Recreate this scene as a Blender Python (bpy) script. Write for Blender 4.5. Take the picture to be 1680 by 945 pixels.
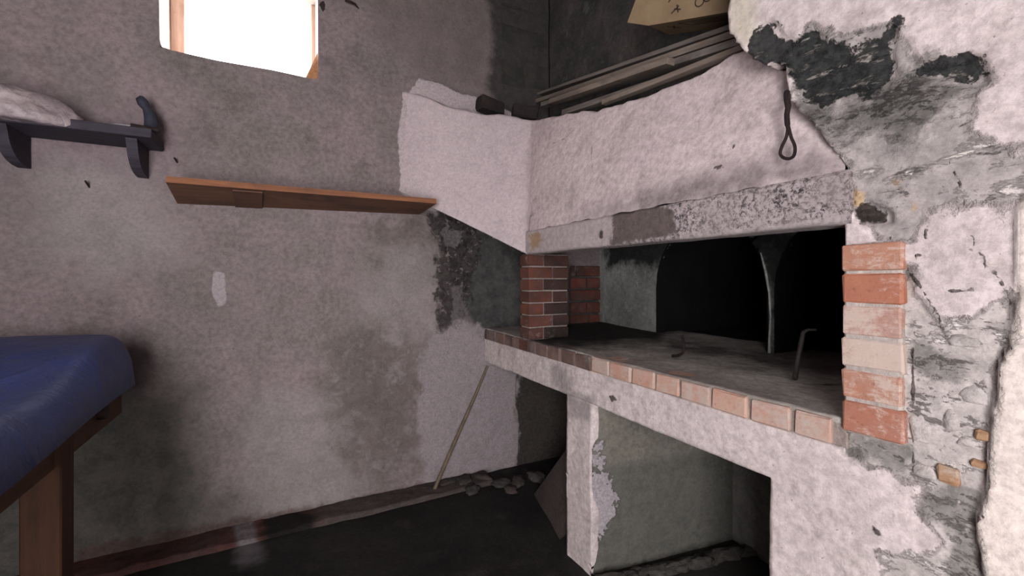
import bpy, bmesh, math, random
import numpy as np
from mathutils import Vector, Matrix

for o in list(bpy.data.objects): bpy.data.objects.remove(o)
S = bpy.context.scene
COL = S.collection
random.seed(4)

# ------------------------------------------------------------------ camera
CH, F, HY = 1.31, 714.0, 455.0           # eye height, focal length in pixels (1680 wide), horizon row
FX, FY = 0.465, 0.8853                   # horizontal view direction
cam_d = bpy.data.cameras.new('camera'); cam = bpy.data.objects.new('camera', cam_d); COL.objects.link(cam)
cam.location = (0, 0, CH)
cam.rotation_euler = (math.pi/2, 0, -math.atan2(FX, FY))
cam_d.sensor_width = 36.0; cam_d.lens = 36.0*F/1680.0
cam_d.shift_y = -(472.5-HY)/1680.0
cam_d.clip_start = 0.02
S.camera = cam

# ------------------------------------------------------------------ sky, lights, exposure
w = bpy.data.worlds.new('world'); S.world = w; w.use_nodes = True
bg = w.node_tree.nodes['Background']
bg.inputs[0].default_value = (1.0, 0.97, 0.98, 1); bg.inputs[1].default_value = 7.0

def area(name, loc, rot, sx, sy, power, color):
    l = bpy.data.lights.new(name, 'AREA'); l.shape = 'RECTANGLE'; l.size = sx; l.size_y = sy
    l.energy = power; l.color = color
    o = bpy.data.objects.new(name, l); COL.objects.link(o); o.location = loc; o.rotation_euler = rot
    return o
# daylight through the open doorway behind the camera
area('doorway_daylight', (-0.75, -1.05, 1.22), (math.radians(90), 0, math.radians(-22)), 0.85, 1.9, 96, (1.0, 0.975, 0.985))
# daylight entering by the small window
area('window_daylight', (-0.18, 3.02, 2.72), (math.radians(-62), 0, 0), 0.55, 0.5, 14, (1.0, 0.96, 0.97))

S.view_settings.view_transform = 'Standard'; S.view_settings.look = 'None'
S.view_settings.gamma = 1.0; S.view_settings.exposure = 0.0
S.view_settings.use_curve_mapping = False

# ------------------------------------------------------------------ helpers: geometry
Y_A, X_F = 2.70, 1.207                   # far wall plane, oven front plane
def ray(x, y):
    a = (x-840.0)
    return Vector((FY*a + FX*F, -FX*a + FY*F, HY-y))
def onY(x, y, Y=Y_A):
    d = ray(x, y); t = Y/d.y; return Vector((d.x*t, Y, CH+d.z*t))
def onX(x, y, X=X_F):
    d = ray(x, y); t = X/d.x; return Vector((X, d.y*t, CH+d.z*t))
def onZ(x, y, Z=0.0):
    d = ray(x, y); t = (Z-CH)/d.z; return Vector((d.x*t, d.y*t, Z))
def project(P):
    cx = FY*P[:, 0] - FX*P[:, 1]; cz = np.maximum(FX*P[:, 0] + FY*P[:, 1], 0.15)
    return np.stack([840+cx/cz*F, HY-(P[:, 2]-CH)/cz*F], 1), cz

def _hash(ix, iy, iz, seed):
    h = (ix*374761393 + iy*668265263 + iz*2147483647 + seed*1274126177) & 0xffffffff
    h = ((h ^ (h >> 13))*1274126177) & 0xffffffff
    h = ((h ^ (h >> 16))*2246822519) & 0xffffffff
    return ((h ^ (h >> 15)) & 0xffffff)/float(0xffffff)
def vnoise(P, s, seed=0):
    Q = P*s + 1000.0; I = np.floor(Q).astype(np.int64); f = Q-I; f = f*f*(3-2*f)
    r = 0
    for dx in (0, 1):
        for dy in (0, 1):
            for dz in (0, 1):
                wgt = (f[:, 0] if dx else 1-f[:, 0])*(f[:, 1] if dy else 1-f[:, 1])*(f[:, 2] if dz else 1-f[:, 2])
                r = r + wgt*_hash(I[:, 0]+dx, I[:, 1]+dy, I[:, 2]+dz, seed)
    return r*2-1
def fbm(P, s, oct=4, seed=0):
    r = 0; a = 0.5
    for k in range(oct): r = r + a*vnoise(P, s*2**k, seed+k); a *= .5
    return r

def poly_sd(P, poly, closed=True):
    poly = np.array(poly, float); n = len(poly)
    best = np.full(len(P), 1e9); near = np.zeros((len(P), 2)); inside = np.zeros(len(P), bool)
    for i in range(n if closed else n-1):
        a = poly[i]; b = poly[(i+1) % n]; ab = b-a
        t = np.clip(((P-a)@ab)/max(ab@ab, 1e-12), 0, 1); q = a+t[:, None]*ab
        d = np.hypot(*(P-q).T); m = d < best
        best[m] = d[m]; near[m] = q[m]
        if closed and a[1] != b[1]:
            c = ((a[1] > P[:, 1]) != (b[1] > P[:, 1])) & (P[:, 0] < (b[0]-a[0])*(P[:, 1]-a[1])/(b[1]-a[1])+a[0])
            inside ^= c
    return np.where(inside, best, -best) if closed else -best, near

def px_layers(me, layers):
    """stain / plaster outlines: signed distance in metres to each outline, kept on the surface as an attribute"""
    n = len(me.vertices); co = np.empty(n*3, np.float32); me.vertices.foreach_get('co', co); P = co.reshape(-1, 3).astype(float)
    uv, cz = project(P)
    for name, polys, closed in layers:
        sd = np.full(n, -1e3)
        for pl in polys: sd = np.maximum(sd, poly_sd(uv, pl, closed)[0])
        sd = np.clip(sd*cz/F, -1, 1)
        a = me.attributes.new(name, 'FLOAT', 'POINT'); a.data.foreach_set('value', sd.astype(np.float32))

def link_mesh(name, verts, faces, mat=None, parent=None, smooth=False):
    me = bpy.data.meshes.new(name); me.from_pydata([tuple(v) for v in verts], [], [tuple(f) for f in faces]); me.update()
    o = bpy.data.objects.new(name, me); COL.objects.link(o)
    if mat: me.materials.append(mat)
    if smooth: me.polygons.foreach_set('use_smooth', [True]*len(me.polygons))
    if parent: o.parent = parent
    return o

HC = 3.6
def grid_wall(name, pos, nrm, ar, zr, step, mat, parent=None, keep=None, holes=(), layers=(), relief=(), disp=0.003, skirt=0.08, dscale=9, bulge=0.0):
    na = max(2, int(round((ar[1]-ar[0])/step))); nz = max(2, int(round((zr[1]-zr[0])/step)))
    A, Z = np.meshgrid(np.linspace(ar[0], ar[1], na+1), np.linspace(zr[0], zr[1], nz+1), indexing='ij')
    G = np.stack([A.ravel(), Z.ravel()], 1)
    bounds = list(holes)+([keep] if keep is not None else [])
    for pl in bounds:
        sd, near = poly_sd(G, pl); m = np.abs(sd) < step*0.55; G[m] = near[m]
    idx = np.arange((na+1)*(nz+1)).reshape(na+1, nz+1)
    Fc = np.stack([idx[:-1, :-1].ravel(), idx[1:, :-1].ravel(), idx[1:, 1:].ravel(), idx[:-1, 1:].ravel()], 1)
    cen = G[Fc].mean(1); ok = np.ones(len(Fc), bool)
    if keep is not None: ok &= poly_sd(cen, keep)[0] > 0
    for h in holes: ok &= poly_sd(cen, h)[0] < 0
    Fc = Fc[ok]
    P = pos(G[:, 0], G[:, 1]); nv = np.array(nrm, float)
    uv, cz = project(P)
    d = disp*fbm(P, dscale, 4)*2 + bulge*fbm(P, 1.3, 2, 7)*2
    for poly, depth, soft, amp in relief:
        s = poly_sd(uv, poly)[0]*cz/F + amp*fbm(P, 14, 4, 11)*2
        t = np.clip(s/soft+.5, 0, 1); d = d + depth*t*t*(3-2*t)
    P = P + d[:, None]*nv
    used = np.unique(Fc); remap = -np.ones(len(P), int); remap[used] = np.arange(len(used))
    V = P[used]; Fc = remap[Fc]
    faces = Fc.tolist(); verts = V.tolist()
    if skirt:
        cnt = {}
        for f in faces:
            for i in range(4):
                e = (f[i], f[(i+1) % 4]); k = (min(e), max(e)); cnt[k] = None if k in cnt else e
        m = {}
        for e in cnt.values():
            if e is None: continue
            for v in e:
                if v not in m: m[v] = len(verts); verts.append((V[v]-nv*skirt).tolist())
            faces.append([e[1], e[0], m[e[0]], m[e[1]]])
    o = link_mesh(name, verts, faces, mat, parent, True)
    px_layers(o.data, layers)
    return o

def bevel_box(size, bev=0.004, wob=0.0, seed=0, sub=0):
    """box mesh, base at z=0, centred in x,y"""
    bm = bmesh.new(); bmesh.ops.create_cube(bm, size=1)
    for v in bm.verts: v.co = Vector((v.co.x*size[0], v.co.y*size[1], (v.co.z+.5)*size[2]))
    if sub: bmesh.ops.subdivide_edges(bm, edges=bm.edges[:], cuts=sub, use_grid_fill=True)
    if bev:
        es = [e for e in bm.edges if e.calc_face_angle(0) > .5]
        bmesh.ops.bevel(bm, geom=es, offset=bev, segments=1, affect='EDGES')
    r = random.Random(seed)
    if wob:
        for v in bm.verts: v.co += Vector((r.uniform(-wob, wob), r.uniform(-wob, wob), r.uniform(-wob, wob)))
    me = bpy.data.meshes.new('m'); bm.to_mesh(me); bm.free(); return me
def box(name, lo, hi, mat, parent=None, bev=0.004, wob=0.0, seed=0, sub=0, smooth=False):
    lo = Vector(lo); hi = Vector(hi); s = hi-lo
    me = bevel_box(s, bev, wob, seed, sub); me.name = name; me.materials.append(mat)
    if smooth: me.polygons.foreach_set('use_smooth', [True]*len(me.polygons))
    o = bpy.data.objects.new(name, me); COL.objects.link(o); o.location = ((lo.x+hi.x)/2, (lo.y+hi.y)/2, lo.z)
    if parent: o.parent = parent
    return o
def tube(name, pts, rad, mat, parent=None, n=8, cyclic=False):
    cu = bpy.data.curves.new(name, 'CURVE'); cu.dimensions = '3D'; cu.bevel_depth = 1.0; cu.bevel_resolution = max(1, n//4); cu.use_fill_caps = True
    sp = cu.splines.new('POLY'); sp.points.add(len(pts)-1); sp.use_cyclic_u = cyclic
    for i, p in enumerate(pts):
        sp.points[i].co = (*p, 1); sp.points[i].radius = rad[i] if isinstance(rad, (list, tuple)) else rad
    o = bpy.data.objects.new(name, cu); COL.objects.link(o)
    dg = bpy.context.evaluated_depsgraph_get(); me = bpy.data.meshes.new_from_object(o.evaluated_get(dg))
    bpy.data.objects.remove(o); me.materials.clear(); me.materials.append(mat); me.name = name
    me.polygons.foreach_set('use_smooth', [True]*len(me.polygons))
    o = bpy.data.objects.new(name, me); COL.objects.link(o)
    if parent: o.parent = parent
    return o
def spline(ctrl, n=6):
    out = []; P = [Vector(c) for c in ctrl]; P = [P[0]]+P+[P[-1]]
    for i in range(1, len(P)-2):
        for k in range(n):
            t = k/n; a, b, c, d = P[i-1:i+3]
            out.append(.5*((2*b)+(c-a)*t+(2*a-5*b+4*c-d)*t*t+(3*b-a-3*c+d)*t**3))
    out.append(P[-2]); return out
def lump(name, loc, size, mat, parent=None, seed=0, rough=0.25, res=2, rot=0, freq=2.0):
    bm = bmesh.new(); bmesh.ops.create_icosphere(bm, subdivisions=res, radius=1)
    P = np.array([v.co[:] for v in bm.verts]); d = fbm(P+seed*3.7, freq, 3, seed)
    for v, k in zip(bm.verts, d):
        c = v.co*(1+rough*2*k); v.co = Vector((c.x*size[0], c.y*size[1], max(c.z, -.6)*size[2]+.6*size[2]))
    me = bpy.data.meshes.new(name); bm.to_mesh(me); bm.free(); me.materials.append(mat)
    me.polygons.foreach_set('use_smooth', [res > 2]*len(me.polygons))
    o = bpy.data.objects.new(name, me); COL.objects.link(o); o.location = loc; o.rotation_euler = (0, 0, rot)
    if parent: o.parent = parent
    return o
def empty(name, loc=(0, 0, 0)):
    o = bpy.data.objects.new(name, None); COL.objects.link(o); o.location = loc; return o
def tag(o, label=None, cat=None, group=None, kind=None):
    for k, v in (('label', label), ('category', cat), ('group', group), ('kind', kind)):
        if v: o[k] = v
    return o
def adopt(child, parent):
    child.parent = parent; child.matrix_parent_inverse = Matrix.Translation(-parent.location)

# ------------------------------------------------------------------ helpers: materials
def srgb(c):
    return tuple(((v/255)/12.92 if v/255 <= .04045 else ((v/255+.055)/1.055)**2.4) for v in c)+(1,)
class MB:
    def __init__(s, name, rough=0.9):
        s.m = bpy.data.materials.new(name); s.m.use_nodes = True; s.t = s.m.node_tree; s.n = s.t.nodes
        s.b = s.n['Principled BSDF']; s.b.inputs['Roughness'].default_value = rough
        s.b.inputs['Specular IOR Level'].default_value = 0.2
        g = s.n.new('ShaderNodeNewGeometry'); s.pos = g.outputs['Position']; s.bumps = []
    def L(s, a, b): s.t.links.new(a, b)
    def local(s):
        g = s.n.new('ShaderNodeTexCoord'); oi = s.n.new('ShaderNodeObjectInfo')
        v = s.n.new('ShaderNodeVectorMath'); v.operation = 'ADD'; s.L(g.outputs['Object'], v.inputs[0])
        k = s.n.new('ShaderNodeVectorMath'); k.operation = 'SCALE'; k.inputs[0].default_value = (37, 19, 53); s.L(oi.outputs['Random'], k.inputs['Scale'])
        s.L(k.outputs[0], v.inputs[1]); s.pos = v.outputs[0]; s.rnd = oi.outputs['Random']
    def noise(s, scale, detail=6, rough=.6, stretch=None, dist=0, off=0):
        n = s.n.new('ShaderNodeTexNoise'); n.inputs['Scale'].default_value = scale; n.inputs['Detail'].default_value = detail
        n.inputs['Roughness'].default_value = rough; n.inputs['Distortion'].default_value = dist
        v = s.pos
        mp = s.n.new('ShaderNodeMapping'); s.L(v, mp.inputs['Vector']); mp.inputs['Scale'].default_value = stretch or (1, 1, 1)
        mp.inputs['Location'].default_value = (off, off*1.7, off*.6); s.L(mp.outputs[0], n.inputs['Vector'])
        return n.outputs['Fac']
    def voro(s, scale, feature='DISTANCE_TO_EDGE'):
        n = s.n.new('ShaderNodeTexVoronoi'); n.feature = feature; n.inputs['Scale'].default_value = scale; s.L(s.pos, n.inputs['Vector']); return n.outputs['Distance']
    def ramp(s, v, lo, hi, a=0., b=1.):
        m = s.n.new('ShaderNodeMapRange'); m.interpolation_type = 'SMOOTHSTEP'; s.L(v, m.inputs['Value'])
        m.inputs['From Min'].default_value = lo; m.inputs['From Max'].default_value = hi; m.inputs['To Min'].default_value = a; m.inputs['To Max'].default_value = b
        return m.outputs[0]
    def math(s, op, a, b=None):
        m = s.n.new('ShaderNodeMath'); m.operation = op
        for i, v in enumerate((a, b)):
            if v is None: continue
            if isinstance(v, (int, float)): m.inputs[i].default_value = v
            else: s.L(v, m.inputs[i])
        return m.outputs[0]
    def mix(s, f, a, b, mode='MIX'):
        m = s.n.new('ShaderNodeMix'); m.data_type = 'RGBA'; m.blend_type = mode
        if isinstance(f, (int, float)): m.inputs[0].default_value = f
        else: s.L(f, m.inputs[0])
        for i, v in ((6, a), (7, b)):
            if isinstance(v, tuple): m.inputs[i].default_value = srgb(v) if len(v) == 3 else v
            else: s.L(v, m.inputs[i])
        return m.outputs[2]
    def attr(s, name):
        a = s.n.new('ShaderNodeAttribute'); a.attribute_name = name; return a.outputs['Fac']
    def mask(s, name, amp=.03, scale=8, soft=.01, off=0., detail=8, seed=0):
        nz = s.noise(scale, detail, .65, off=seed)
        v = s.math('ADD', s.attr(name), s.math('MULTIPLY', s.math('SUBTRACT', nz, .5), amp*4))
        return s.ramp(v, -soft+off, soft+off)
    def bump(s, h, dist, strength=1.0):
        s.bumps.append((h, dist, strength))
    def done(s, col):
        if isinstance(col, tuple): s.b.inputs['Base Color'].default_value = srgb(col)
        else: s.L(col, s.b.inputs['Base Color'])
        prev = None
        for h, d, st in s.bumps:
            b = s.n.new('ShaderNodeBump'); b.inputs['Distance'].default_value = d; b.inputs['Strength'].default_value = st
            s.L(h, b.inputs['Height'])
            if prev: s.L(prev, b.inputs['Normal'])
            prev = b.outputs[0]
        if prev: s.L(prev, s.b.inputs['Normal'])
        return s.m

def mottled(m, c1, c2, c3=None, big=2.0, mid=9.0, k3=.6, stretch=None):
    col = m.mix(m.ramp(m.noise(big, 8, .62, stretch), .36, .64), c1, c2)
    if c3: col = m.mix(m.math('MULTIPLY', m.ramp(m.noise(mid, 10, .68, off=5), .54, .68), k3), col, c3)
    g_ = m.noise(38, 9, .78, off=9)
    col = m.mix(m.ramp(g_, .34, .66, .0, .55), col, m.mix(1.0, col, (160, 156, 154), 'MULTIPLY'))
    col = m.mix(m.ramp(m.noise(5, 10, .75, off=12), .50, .68, 0, .4), col, m.mix(1.0, col, (178, 177, 168), 'MULTIPLY'))
    col = m.mix(m.ramp(m.noise(95, 3, .6, off=15), .69, .73, 0, .55), col, m.mix(1.0, col, (120, 112, 110), 'MULTIPLY'))
    return col

def plaster(name, c1, c2, c3, layers=(), specks=None, bump=(.012, .004), big=2.0, mid=9.0, rough=.92, k3=.6):
    """layers: (attr, colour a, colour b, opacity, amp, scale, soft, offset, step height)"""
    m = MB(name, rough); col = mottled(m, c1, c2, c3, big, mid, k3)
    m.bump(m.noise(7, 10, .7), bump[0]); m.bump(m.noise(60, 6, .7), bump[1])
    if specks:
        col = m.mix(m.ramp(m.noise(42, 4, .6, off=3), .68, .74, 0, .7), col, specks)
    for i, lay in enumerate(layers):
        at, ca, cb, op, amp, sc, soft, off, st = lay[:9]
        k = m.mask(at, amp, sc, soft, off, seed=i*3.3)
        lc = m.mix(m.ramp(m.noise(sc*2.2, 8, .7, off=i*2.1), .38, .62), ca, cb)
        lc = m.mix(m.ramp(m.noise(70, 5, .7, off=2), .35, .75, 0, .45), lc, m.mix(1.0, lc, (140, 137, 137), 'MULTIPLY'))
        for fl in lay[9:]:
            fc, lo, hi, fs, stretch = fl
            fn = m.noise(fs, 10, .76, stretch, .25, off=i*1.3+4); fk = m.ramp(fn, lo, hi); lc = m.mix(fk, lc, fc); m.bump(m.math('MULTIPLY', fk, k), .002)
        col = m.mix(m.math('MULTIPLY', k, op), col, lc)
        if st: m.bump(k, abs(st), 1.0 if st > 0 else -1.0) if st > 0 else m.bump(m.math('SUBTRACT', 1.0, k), abs(st))
    return m.done(col)

def wood(name, c1, c2, c3, axis=0, rough=.7, scale=1.0):
    m = MB(name, rough); m.local()
    st = [14*scale]*3; st[axis] = 1.0*scale
    g = m.noise(3.0, 8, .65, tuple(st), .6)
    col = m.mix(m.ramp(g, .35, .68), c1, c2); col = m.mix(m.ramp(m.noise(4, 6, .6, off=4), .5, .7, 0, .7), col, c3)
    m.bump(g, .002); return m.done(col)

def simple(name, c1, c2, rough=.8, scale=12, bump=.002, metal=0, loc=True):
    m = MB(name, rough); 
    if loc: m.local()
    col = m.mix(m.ramp(m.noise(scale, 8, .65), .35, .65), c1, c2); m.bump(m.noise(scale*3, 6, .6), bump)
    m.b.inputs['Metallic'].default_value = metal
    return m.done(col)

def brick_mat(name, c1, c2, c3, smear=(196, 184, 178), amount=.5, soot=0.0):
    m = MB(name, .92); m.local()
    col = m.mix(m.rnd, c1, c2); col = m.mix(m.ramp(m.noise(13, 8, .65), .4, .65, 0, .6), col, c3)
    col = m.mix(m.ramp(m.noise(90, 4, .7), .55, .75, 0, .5), col, (95, 70, 62))
    if soot: col = m.mix(m.ramp(m.noise(6, 6, .6, off=8), .35, .65, 0, soot), col, (42, 38, 36))
    f = m.math('ADD', m.noise(9, 12, .78, off=6), m.math('MULTIPLY', m.math('SUBTRACT', m.rnd, .5), .06))
    f = m.math('ADD', f, m.math('MULTIPLY', m.math('SUBTRACT', m.noise(45, 10, .8, (1, .5, 1.6), 1.0, off=2), .5), .45))
    col = m.mix(m.ramp(f, .60-amount*.22, .76-amount*.2, 0, .82), col, smear)
    m.bump(m.noise(40, 8, .7), .003); m.bump(f, .003)
    return m.done(col)

# ================================================================== SETTING
# ---- far wall
win = [(-.538, 2.47), (-.53, 2.445), (-.49, 2.437), (-.3, 2.43), (-.05, 2.436), (.165, 2.43), (.175, 2.45), (.172, 2.98), (-.545, 2.98)]
LA = [
 ('hood_wash', [[(688, 128), (722, 136), (752, 152), (790, 160), (860, 195), (900, 260), (870, 420), (735, 350), (700, 345), (658, 318), (652, 220), (660, 165)]], True),
 ('low_wash', [[(745, 528), (788, 530), (800, 552), (860, 585), (848, 640), (850, 700), (846, 790), (700, 808), (684, 700), (692, 580), (715, 545)]], True),
 ('soot', [[(735, 350), (1010, 470), (1010, 560), (790, 552), (762, 520), (748, 450), (728, 390)]], True),
 ('dark_band', [[(700, 352), (740, 345), (790, 375), (780, 440), (762, 520), (722, 548), (716, 470), (722, 405)]], True),
 ('pale_spot', [[(722, 372), (760, 378), (752, 402), (728, 405)], [(738, 470), (760, 470), (762, 525), (745, 530)]], True),
 ('mould', [[(590, 380), (690, 345), (725, 360), (720, 400), (640, 400), (615, 440)], [(560, 540), (640, 520), (700, 590), (690, 740), (640, 800), (560, 760), (530, 640)]], True),
 ('pale', [[(600, 410), (700, 400), (718, 540), (640, 560), (585, 530)], [(90, 260), (260, 300), (300, 420), (180, 470), (60, 420)], [(400, 660), (560, 640), (600, 800), (480, 860), (400, 850)]], True),
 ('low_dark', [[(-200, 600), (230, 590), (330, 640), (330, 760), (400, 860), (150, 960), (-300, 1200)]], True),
 ('dab', [[(350, 444), (368, 447), (372, 498), (358, 505), (347, 480)]], True),
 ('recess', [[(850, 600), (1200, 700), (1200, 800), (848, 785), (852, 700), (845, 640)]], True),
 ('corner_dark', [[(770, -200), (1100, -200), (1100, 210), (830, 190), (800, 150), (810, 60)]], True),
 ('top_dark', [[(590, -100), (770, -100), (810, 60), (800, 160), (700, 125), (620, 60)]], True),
 ('shelf_dark', [[(-300, 100), (60, 140), (300, 190), (320, 250), (200, 330), (-300, 330)]], True),
 ('base_red', [[(120, 900), (400, 850), (560, 825), (700, 790), (700, 812), (560, 850), (130, 960)]], True),
 ('nicks', [[(522, 6), (533, 0), (534, 26)], [(325, 355), (328, 368), (324, 366)], [(458, 366), (464, 362), (463, 378)], [(590, 118), (598, 122), (594, 126)], [(880, 455), (890, 458), (884, 463)]], True),
]
m_wallA = plaster('aged_wall_plaster', (146, 131, 133), (128, 119, 117), (154, 141, 142), [
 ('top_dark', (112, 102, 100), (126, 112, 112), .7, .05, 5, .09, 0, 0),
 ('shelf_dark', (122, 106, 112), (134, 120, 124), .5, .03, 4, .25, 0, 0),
 ('pale', (158, 149, 148), (144, 136, 134), .6, .10, 5, .12, 0, 0),
 ('mould', (84, 77, 68), (108, 99, 94), .6, .16, 8, .12, 0, 0, ((140, 130, 130), .48, .62, 7, (1, 1, 1))),
 ('low_dark', (64, 65, 60), (84, 81, 76), .9, .1, 5, .22, 0, 0),  # greenish lower wall with the table's shade painted in
 ('soot', (56, 57, 56), (76, 76, 74), .95, .03, 6, .04, 0, -.004),
 ('dark_band', (34, 32, 32), (70, 64, 62), .92, .06, 14, .02, 0, -.006, ((128, 118, 118), .53, .60, 22, (1, 1, 1))),
 ('pale_spot', (118, 110, 110), (100, 95, 95), .8, .04, 14, .006, 0, .002),
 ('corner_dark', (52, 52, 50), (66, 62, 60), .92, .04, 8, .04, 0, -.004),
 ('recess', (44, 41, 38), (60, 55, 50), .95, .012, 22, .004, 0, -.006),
 ('base_red', (84, 58, 54), (66, 52, 50), .7, .03, 14, .02, 0, 0),
 ('hood_wash', (196, 182, 184), (184, 170, 173), .95, .012, 30, .006, 0, .004),
 ('low_wash', (156, 144, 147), (144, 134, 137), .9, .05, 10, .02, 0, .003),
 ('dab', (176, 164, 166), (160, 150, 154), .9, .006, 30, .004, 0, .002),
 ('nicks', (24, 22, 22), (34, 30, 30), .9, .001, 40, .002, 0, -.004),
], specks=(92, 84, 82), bump=(.009, .003), big=2.2, mid=9, k3=.45)
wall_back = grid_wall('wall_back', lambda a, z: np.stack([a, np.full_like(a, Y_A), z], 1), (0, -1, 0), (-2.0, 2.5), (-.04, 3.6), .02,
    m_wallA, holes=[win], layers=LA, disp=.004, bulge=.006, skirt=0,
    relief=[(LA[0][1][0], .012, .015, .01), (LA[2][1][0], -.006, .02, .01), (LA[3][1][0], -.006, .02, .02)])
tag(wall_back, kind='structure')

# exposed concrete blocks low in the chimney corner and a patch of old brick inside the recess
m_block = simple('sooty_block', (50, 50, 48), (66, 63, 60), .95, 10, .004)
for (x0, y0, x1, y1) in ((822, 8, 897, 30), (822, 38, 897, 88), (822, 97, 860, 146), (863, 103, 899, 152)):
    a = onY(x0, y0); b = onY(x1, y1)
    box('block', (a.x, Y_A-.006, b.z), (b.x, Y_A+.03, a.z), m_block, wall_back, .004, .003, int(x0+y0))
m_brick_in = brick_mat('sooty_recess_brick', (120, 62, 50), (98, 62, 54), (84, 74, 70), (104, 100, 98), .35, .5)
ys = [433, 453, 473, 493.5, 514, 535]
for r in range(5):
    xs = ([934, 962, 991] if r in (1, 3) else [934, 944, 991] if r == 0 else [934, 991])
    if r == 4: xs = [934, 965, 992]
    for k in range(len(xs)-1):
        a = onY(xs[k], ys[r]); b = onY(xs[k+1], ys[r+1])
        box('brick', (a.x+.008, Y_A-.012, a.z-.094), (b.x-.008, Y_A+.03, a.z-.014), m_brick_in, wall_back, .005, .002, r*5+k)

# ---- window opening
m_reveal = plaster('window_reveal_plaster', (205, 190, 180), (190, 176, 168), (214, 200, 190), bump=(.008, .003))
m_outer = plaster('outer_wall_plaster', (170, 160, 155), (150, 142, 138), None)
win1 = empty('window_1', (-.18, Y_A, 2.43)); tag(win1, kind='structure')
def part(o, p):
    adopt(o, p); return o
V = []; Fq = []
for (x, z) in win: V += [(x, Y_A-.002, z), (x, 2.97, z)]
n = len(win)
for i in range(n):
    j = (i+1) % n; Fq.append((2*i, 2*j, 2*j+1, 2*i+1))
part(link_mesh('reveal', V, Fq, m_reveal), win1)
m_frame = wood('window_frame_wood', (196, 168, 150), (176, 146, 128), (150, 120, 100), 2)
part(box('window_frame', (-.54, 2.93, 2.42), (-.475, 3.0, 2.98), m_frame), win1)
part(box('window_frame', (.15, 2.93, 2.42), (.20, 3.0, 2.98), m_frame), win1)
part(box('window_frame', (-.54, 2.93, 2.40), (.20, 3.0, 2.425), m_frame), win1)
# split board leaning in the right corner of the opening
m_board = wood('split_board_wood', (150, 104, 70), (176, 128, 92), (120, 84, 60), 1)
p0, p1 = onY(500, 130, 2.72), onY(531, 66, 2.72)
q0, q1 = onY(520, 131, 2.72), onY(537, 72, 2.70)
sb = link_mesh('split_board', [p0, q0, q1, p1]+[v+Vector((0, .025, 0)) for v in (p0, q0, q1, p1)],
    [(0, 1, 2, 3), (7, 6, 5, 4), (0, 4, 5, 1), (1, 5, 6, 2), (2, 6, 7, 3), (3, 7, 4, 0)], m_board)
tag(sb, 'splintered brown board wedged in the lower right corner of the window', 'board')

# ---- outer shell of the far wall (wall thickness around the window)
def frame_quads(x0, x1, z0, z1, hx0, hx1, hz0, hz1, y):
    V = [(x0, y, z0), (x1, y, z0), (x1, y, z1), (x0, y, z1), (hx0, y, hz0), (hx1, y, hz0), (hx1, y, hz1), (hx0, y, hz1)]
    return V, [(0, 1, 5, 4), (1, 2, 6, 5), (2, 3, 7, 6), (3, 0, 4, 7)]
V, Fq = frame_quads(-2.1, 3.4, -.1, 3.7, -.545, .175, 2.43, 2.98, 2.97)
ow = link_mesh('wall_outside', V, Fq, m_outer); tag(ow, kind='structure')

# ---- right (oven) wall, leaning slightly off square, with two black oven mouths
def XB(y): return 1.96+(y-1.0)*.135
def arch(y0, y1, zb, spring, n=14):
    r = (y1-y0)/2; c = (y0+y1)/2; pts = [(y0, zb), (y0, spring)]
    for k in range(1, n): a = math.pi*k/n; pts.append((c-r*math.cos(a), spring+r*1.02*math.sin(a)))
    return pts+[(y1, spring), (y1, zb)]
ar1 = arch(1.235, 2.01, .955, 1.24); ar2 = arch(.50, 1.195, .955, 1.25)
LB = [('grime', [[(992, 380), (1110, 380), (1100, 420), (1070, 440), (1030, 432), (995, 440)], [(1180, 380), (1400, 370), (1400, 640), (1272, 610), (1266, 480), (1240, 420)]], True),
      ('low', [[(1190, 650), (1280, 700), (1280, 960), (1170, 960)]], True)]
m_wallB = plaster('oven_back_plaster', (176, 178, 174), (138, 140, 137), (192, 194, 188), [
   ('grime', (28, 28, 30), (44, 44, 44), .95, .04, 12, .04, 0, 0), ('low', (122, 118, 112), (98, 94, 90), .8, .03, 8, .03, 0, 0)], specks=(50, 50, 48))
wr = grid_wall('wall_right', lambda a, z: np.stack([XB(a), a, z], 1), (-1, 0, 0), (-1.2, 2.72), (-.04, 1.95), .018, m_wallB,
     holes=[ar1, ar2], layers=LB, disp=.004, skirt=0)
tag(wr, kind='structure')
m_soot = simple('oven_soot', (12, 12, 13), (20, 19, 20), .97, 6, .004, loc=False)
def tunnel(name, poly, depth, mat, parent):
    V = []; n = len(poly); Fq = []
    for (y, z) in poly: V += [(XB(y)-.012, y, z), (XB(y)+.10, y, z), (XB(y)+depth, y+(1.6-y)*.0, z)]
    for i in range(n):
        j = (i+1) % n
        Fq += [(3*i, 3*j, 3*j+1, 3*i+1), (3*i+1, 3*j+1, 3*j+2, 3*i+2)]
    Fq.append([3*i+2 for i in range(n)])
    o = link_mesh(name, V, Fq, mat, parent, False); return o
tunnel('oven_chamber', ar1, .9, m_soot, wr); tunnel('oven_chamber', ar2, .9, m_soot, wr)
# chalky white arris on the thin pier between the mouths
m_arris = plaster('chalky_arris', (206, 206, 202), (170, 172, 168), (210, 210, 206))
pts = [onX(1262, 603, XB(1.235)-.02), onX(1262, 560, XB(1.235)-.02), onX(1264, 520, XB(1.235)-.02), onX(1262, 480, XB(1.235)-.02), onX(1256, 445, XB(1.25)-.02), onX(1248, 415, XB(1.3)-.02)]
tube('arris', pts, [.009, .0055, .004, .005, .006, .003], m_arris, wr, 8)
m_spand = plaster('spandrel_plaster', (44, 47, 47), (34, 36, 36), (60, 64, 64))
lump('plaster_lump', onX(1258, 408, XB(1.25)-.015), (.012, .055, .05), m_spand, wr, 5, .3, 3)

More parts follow.
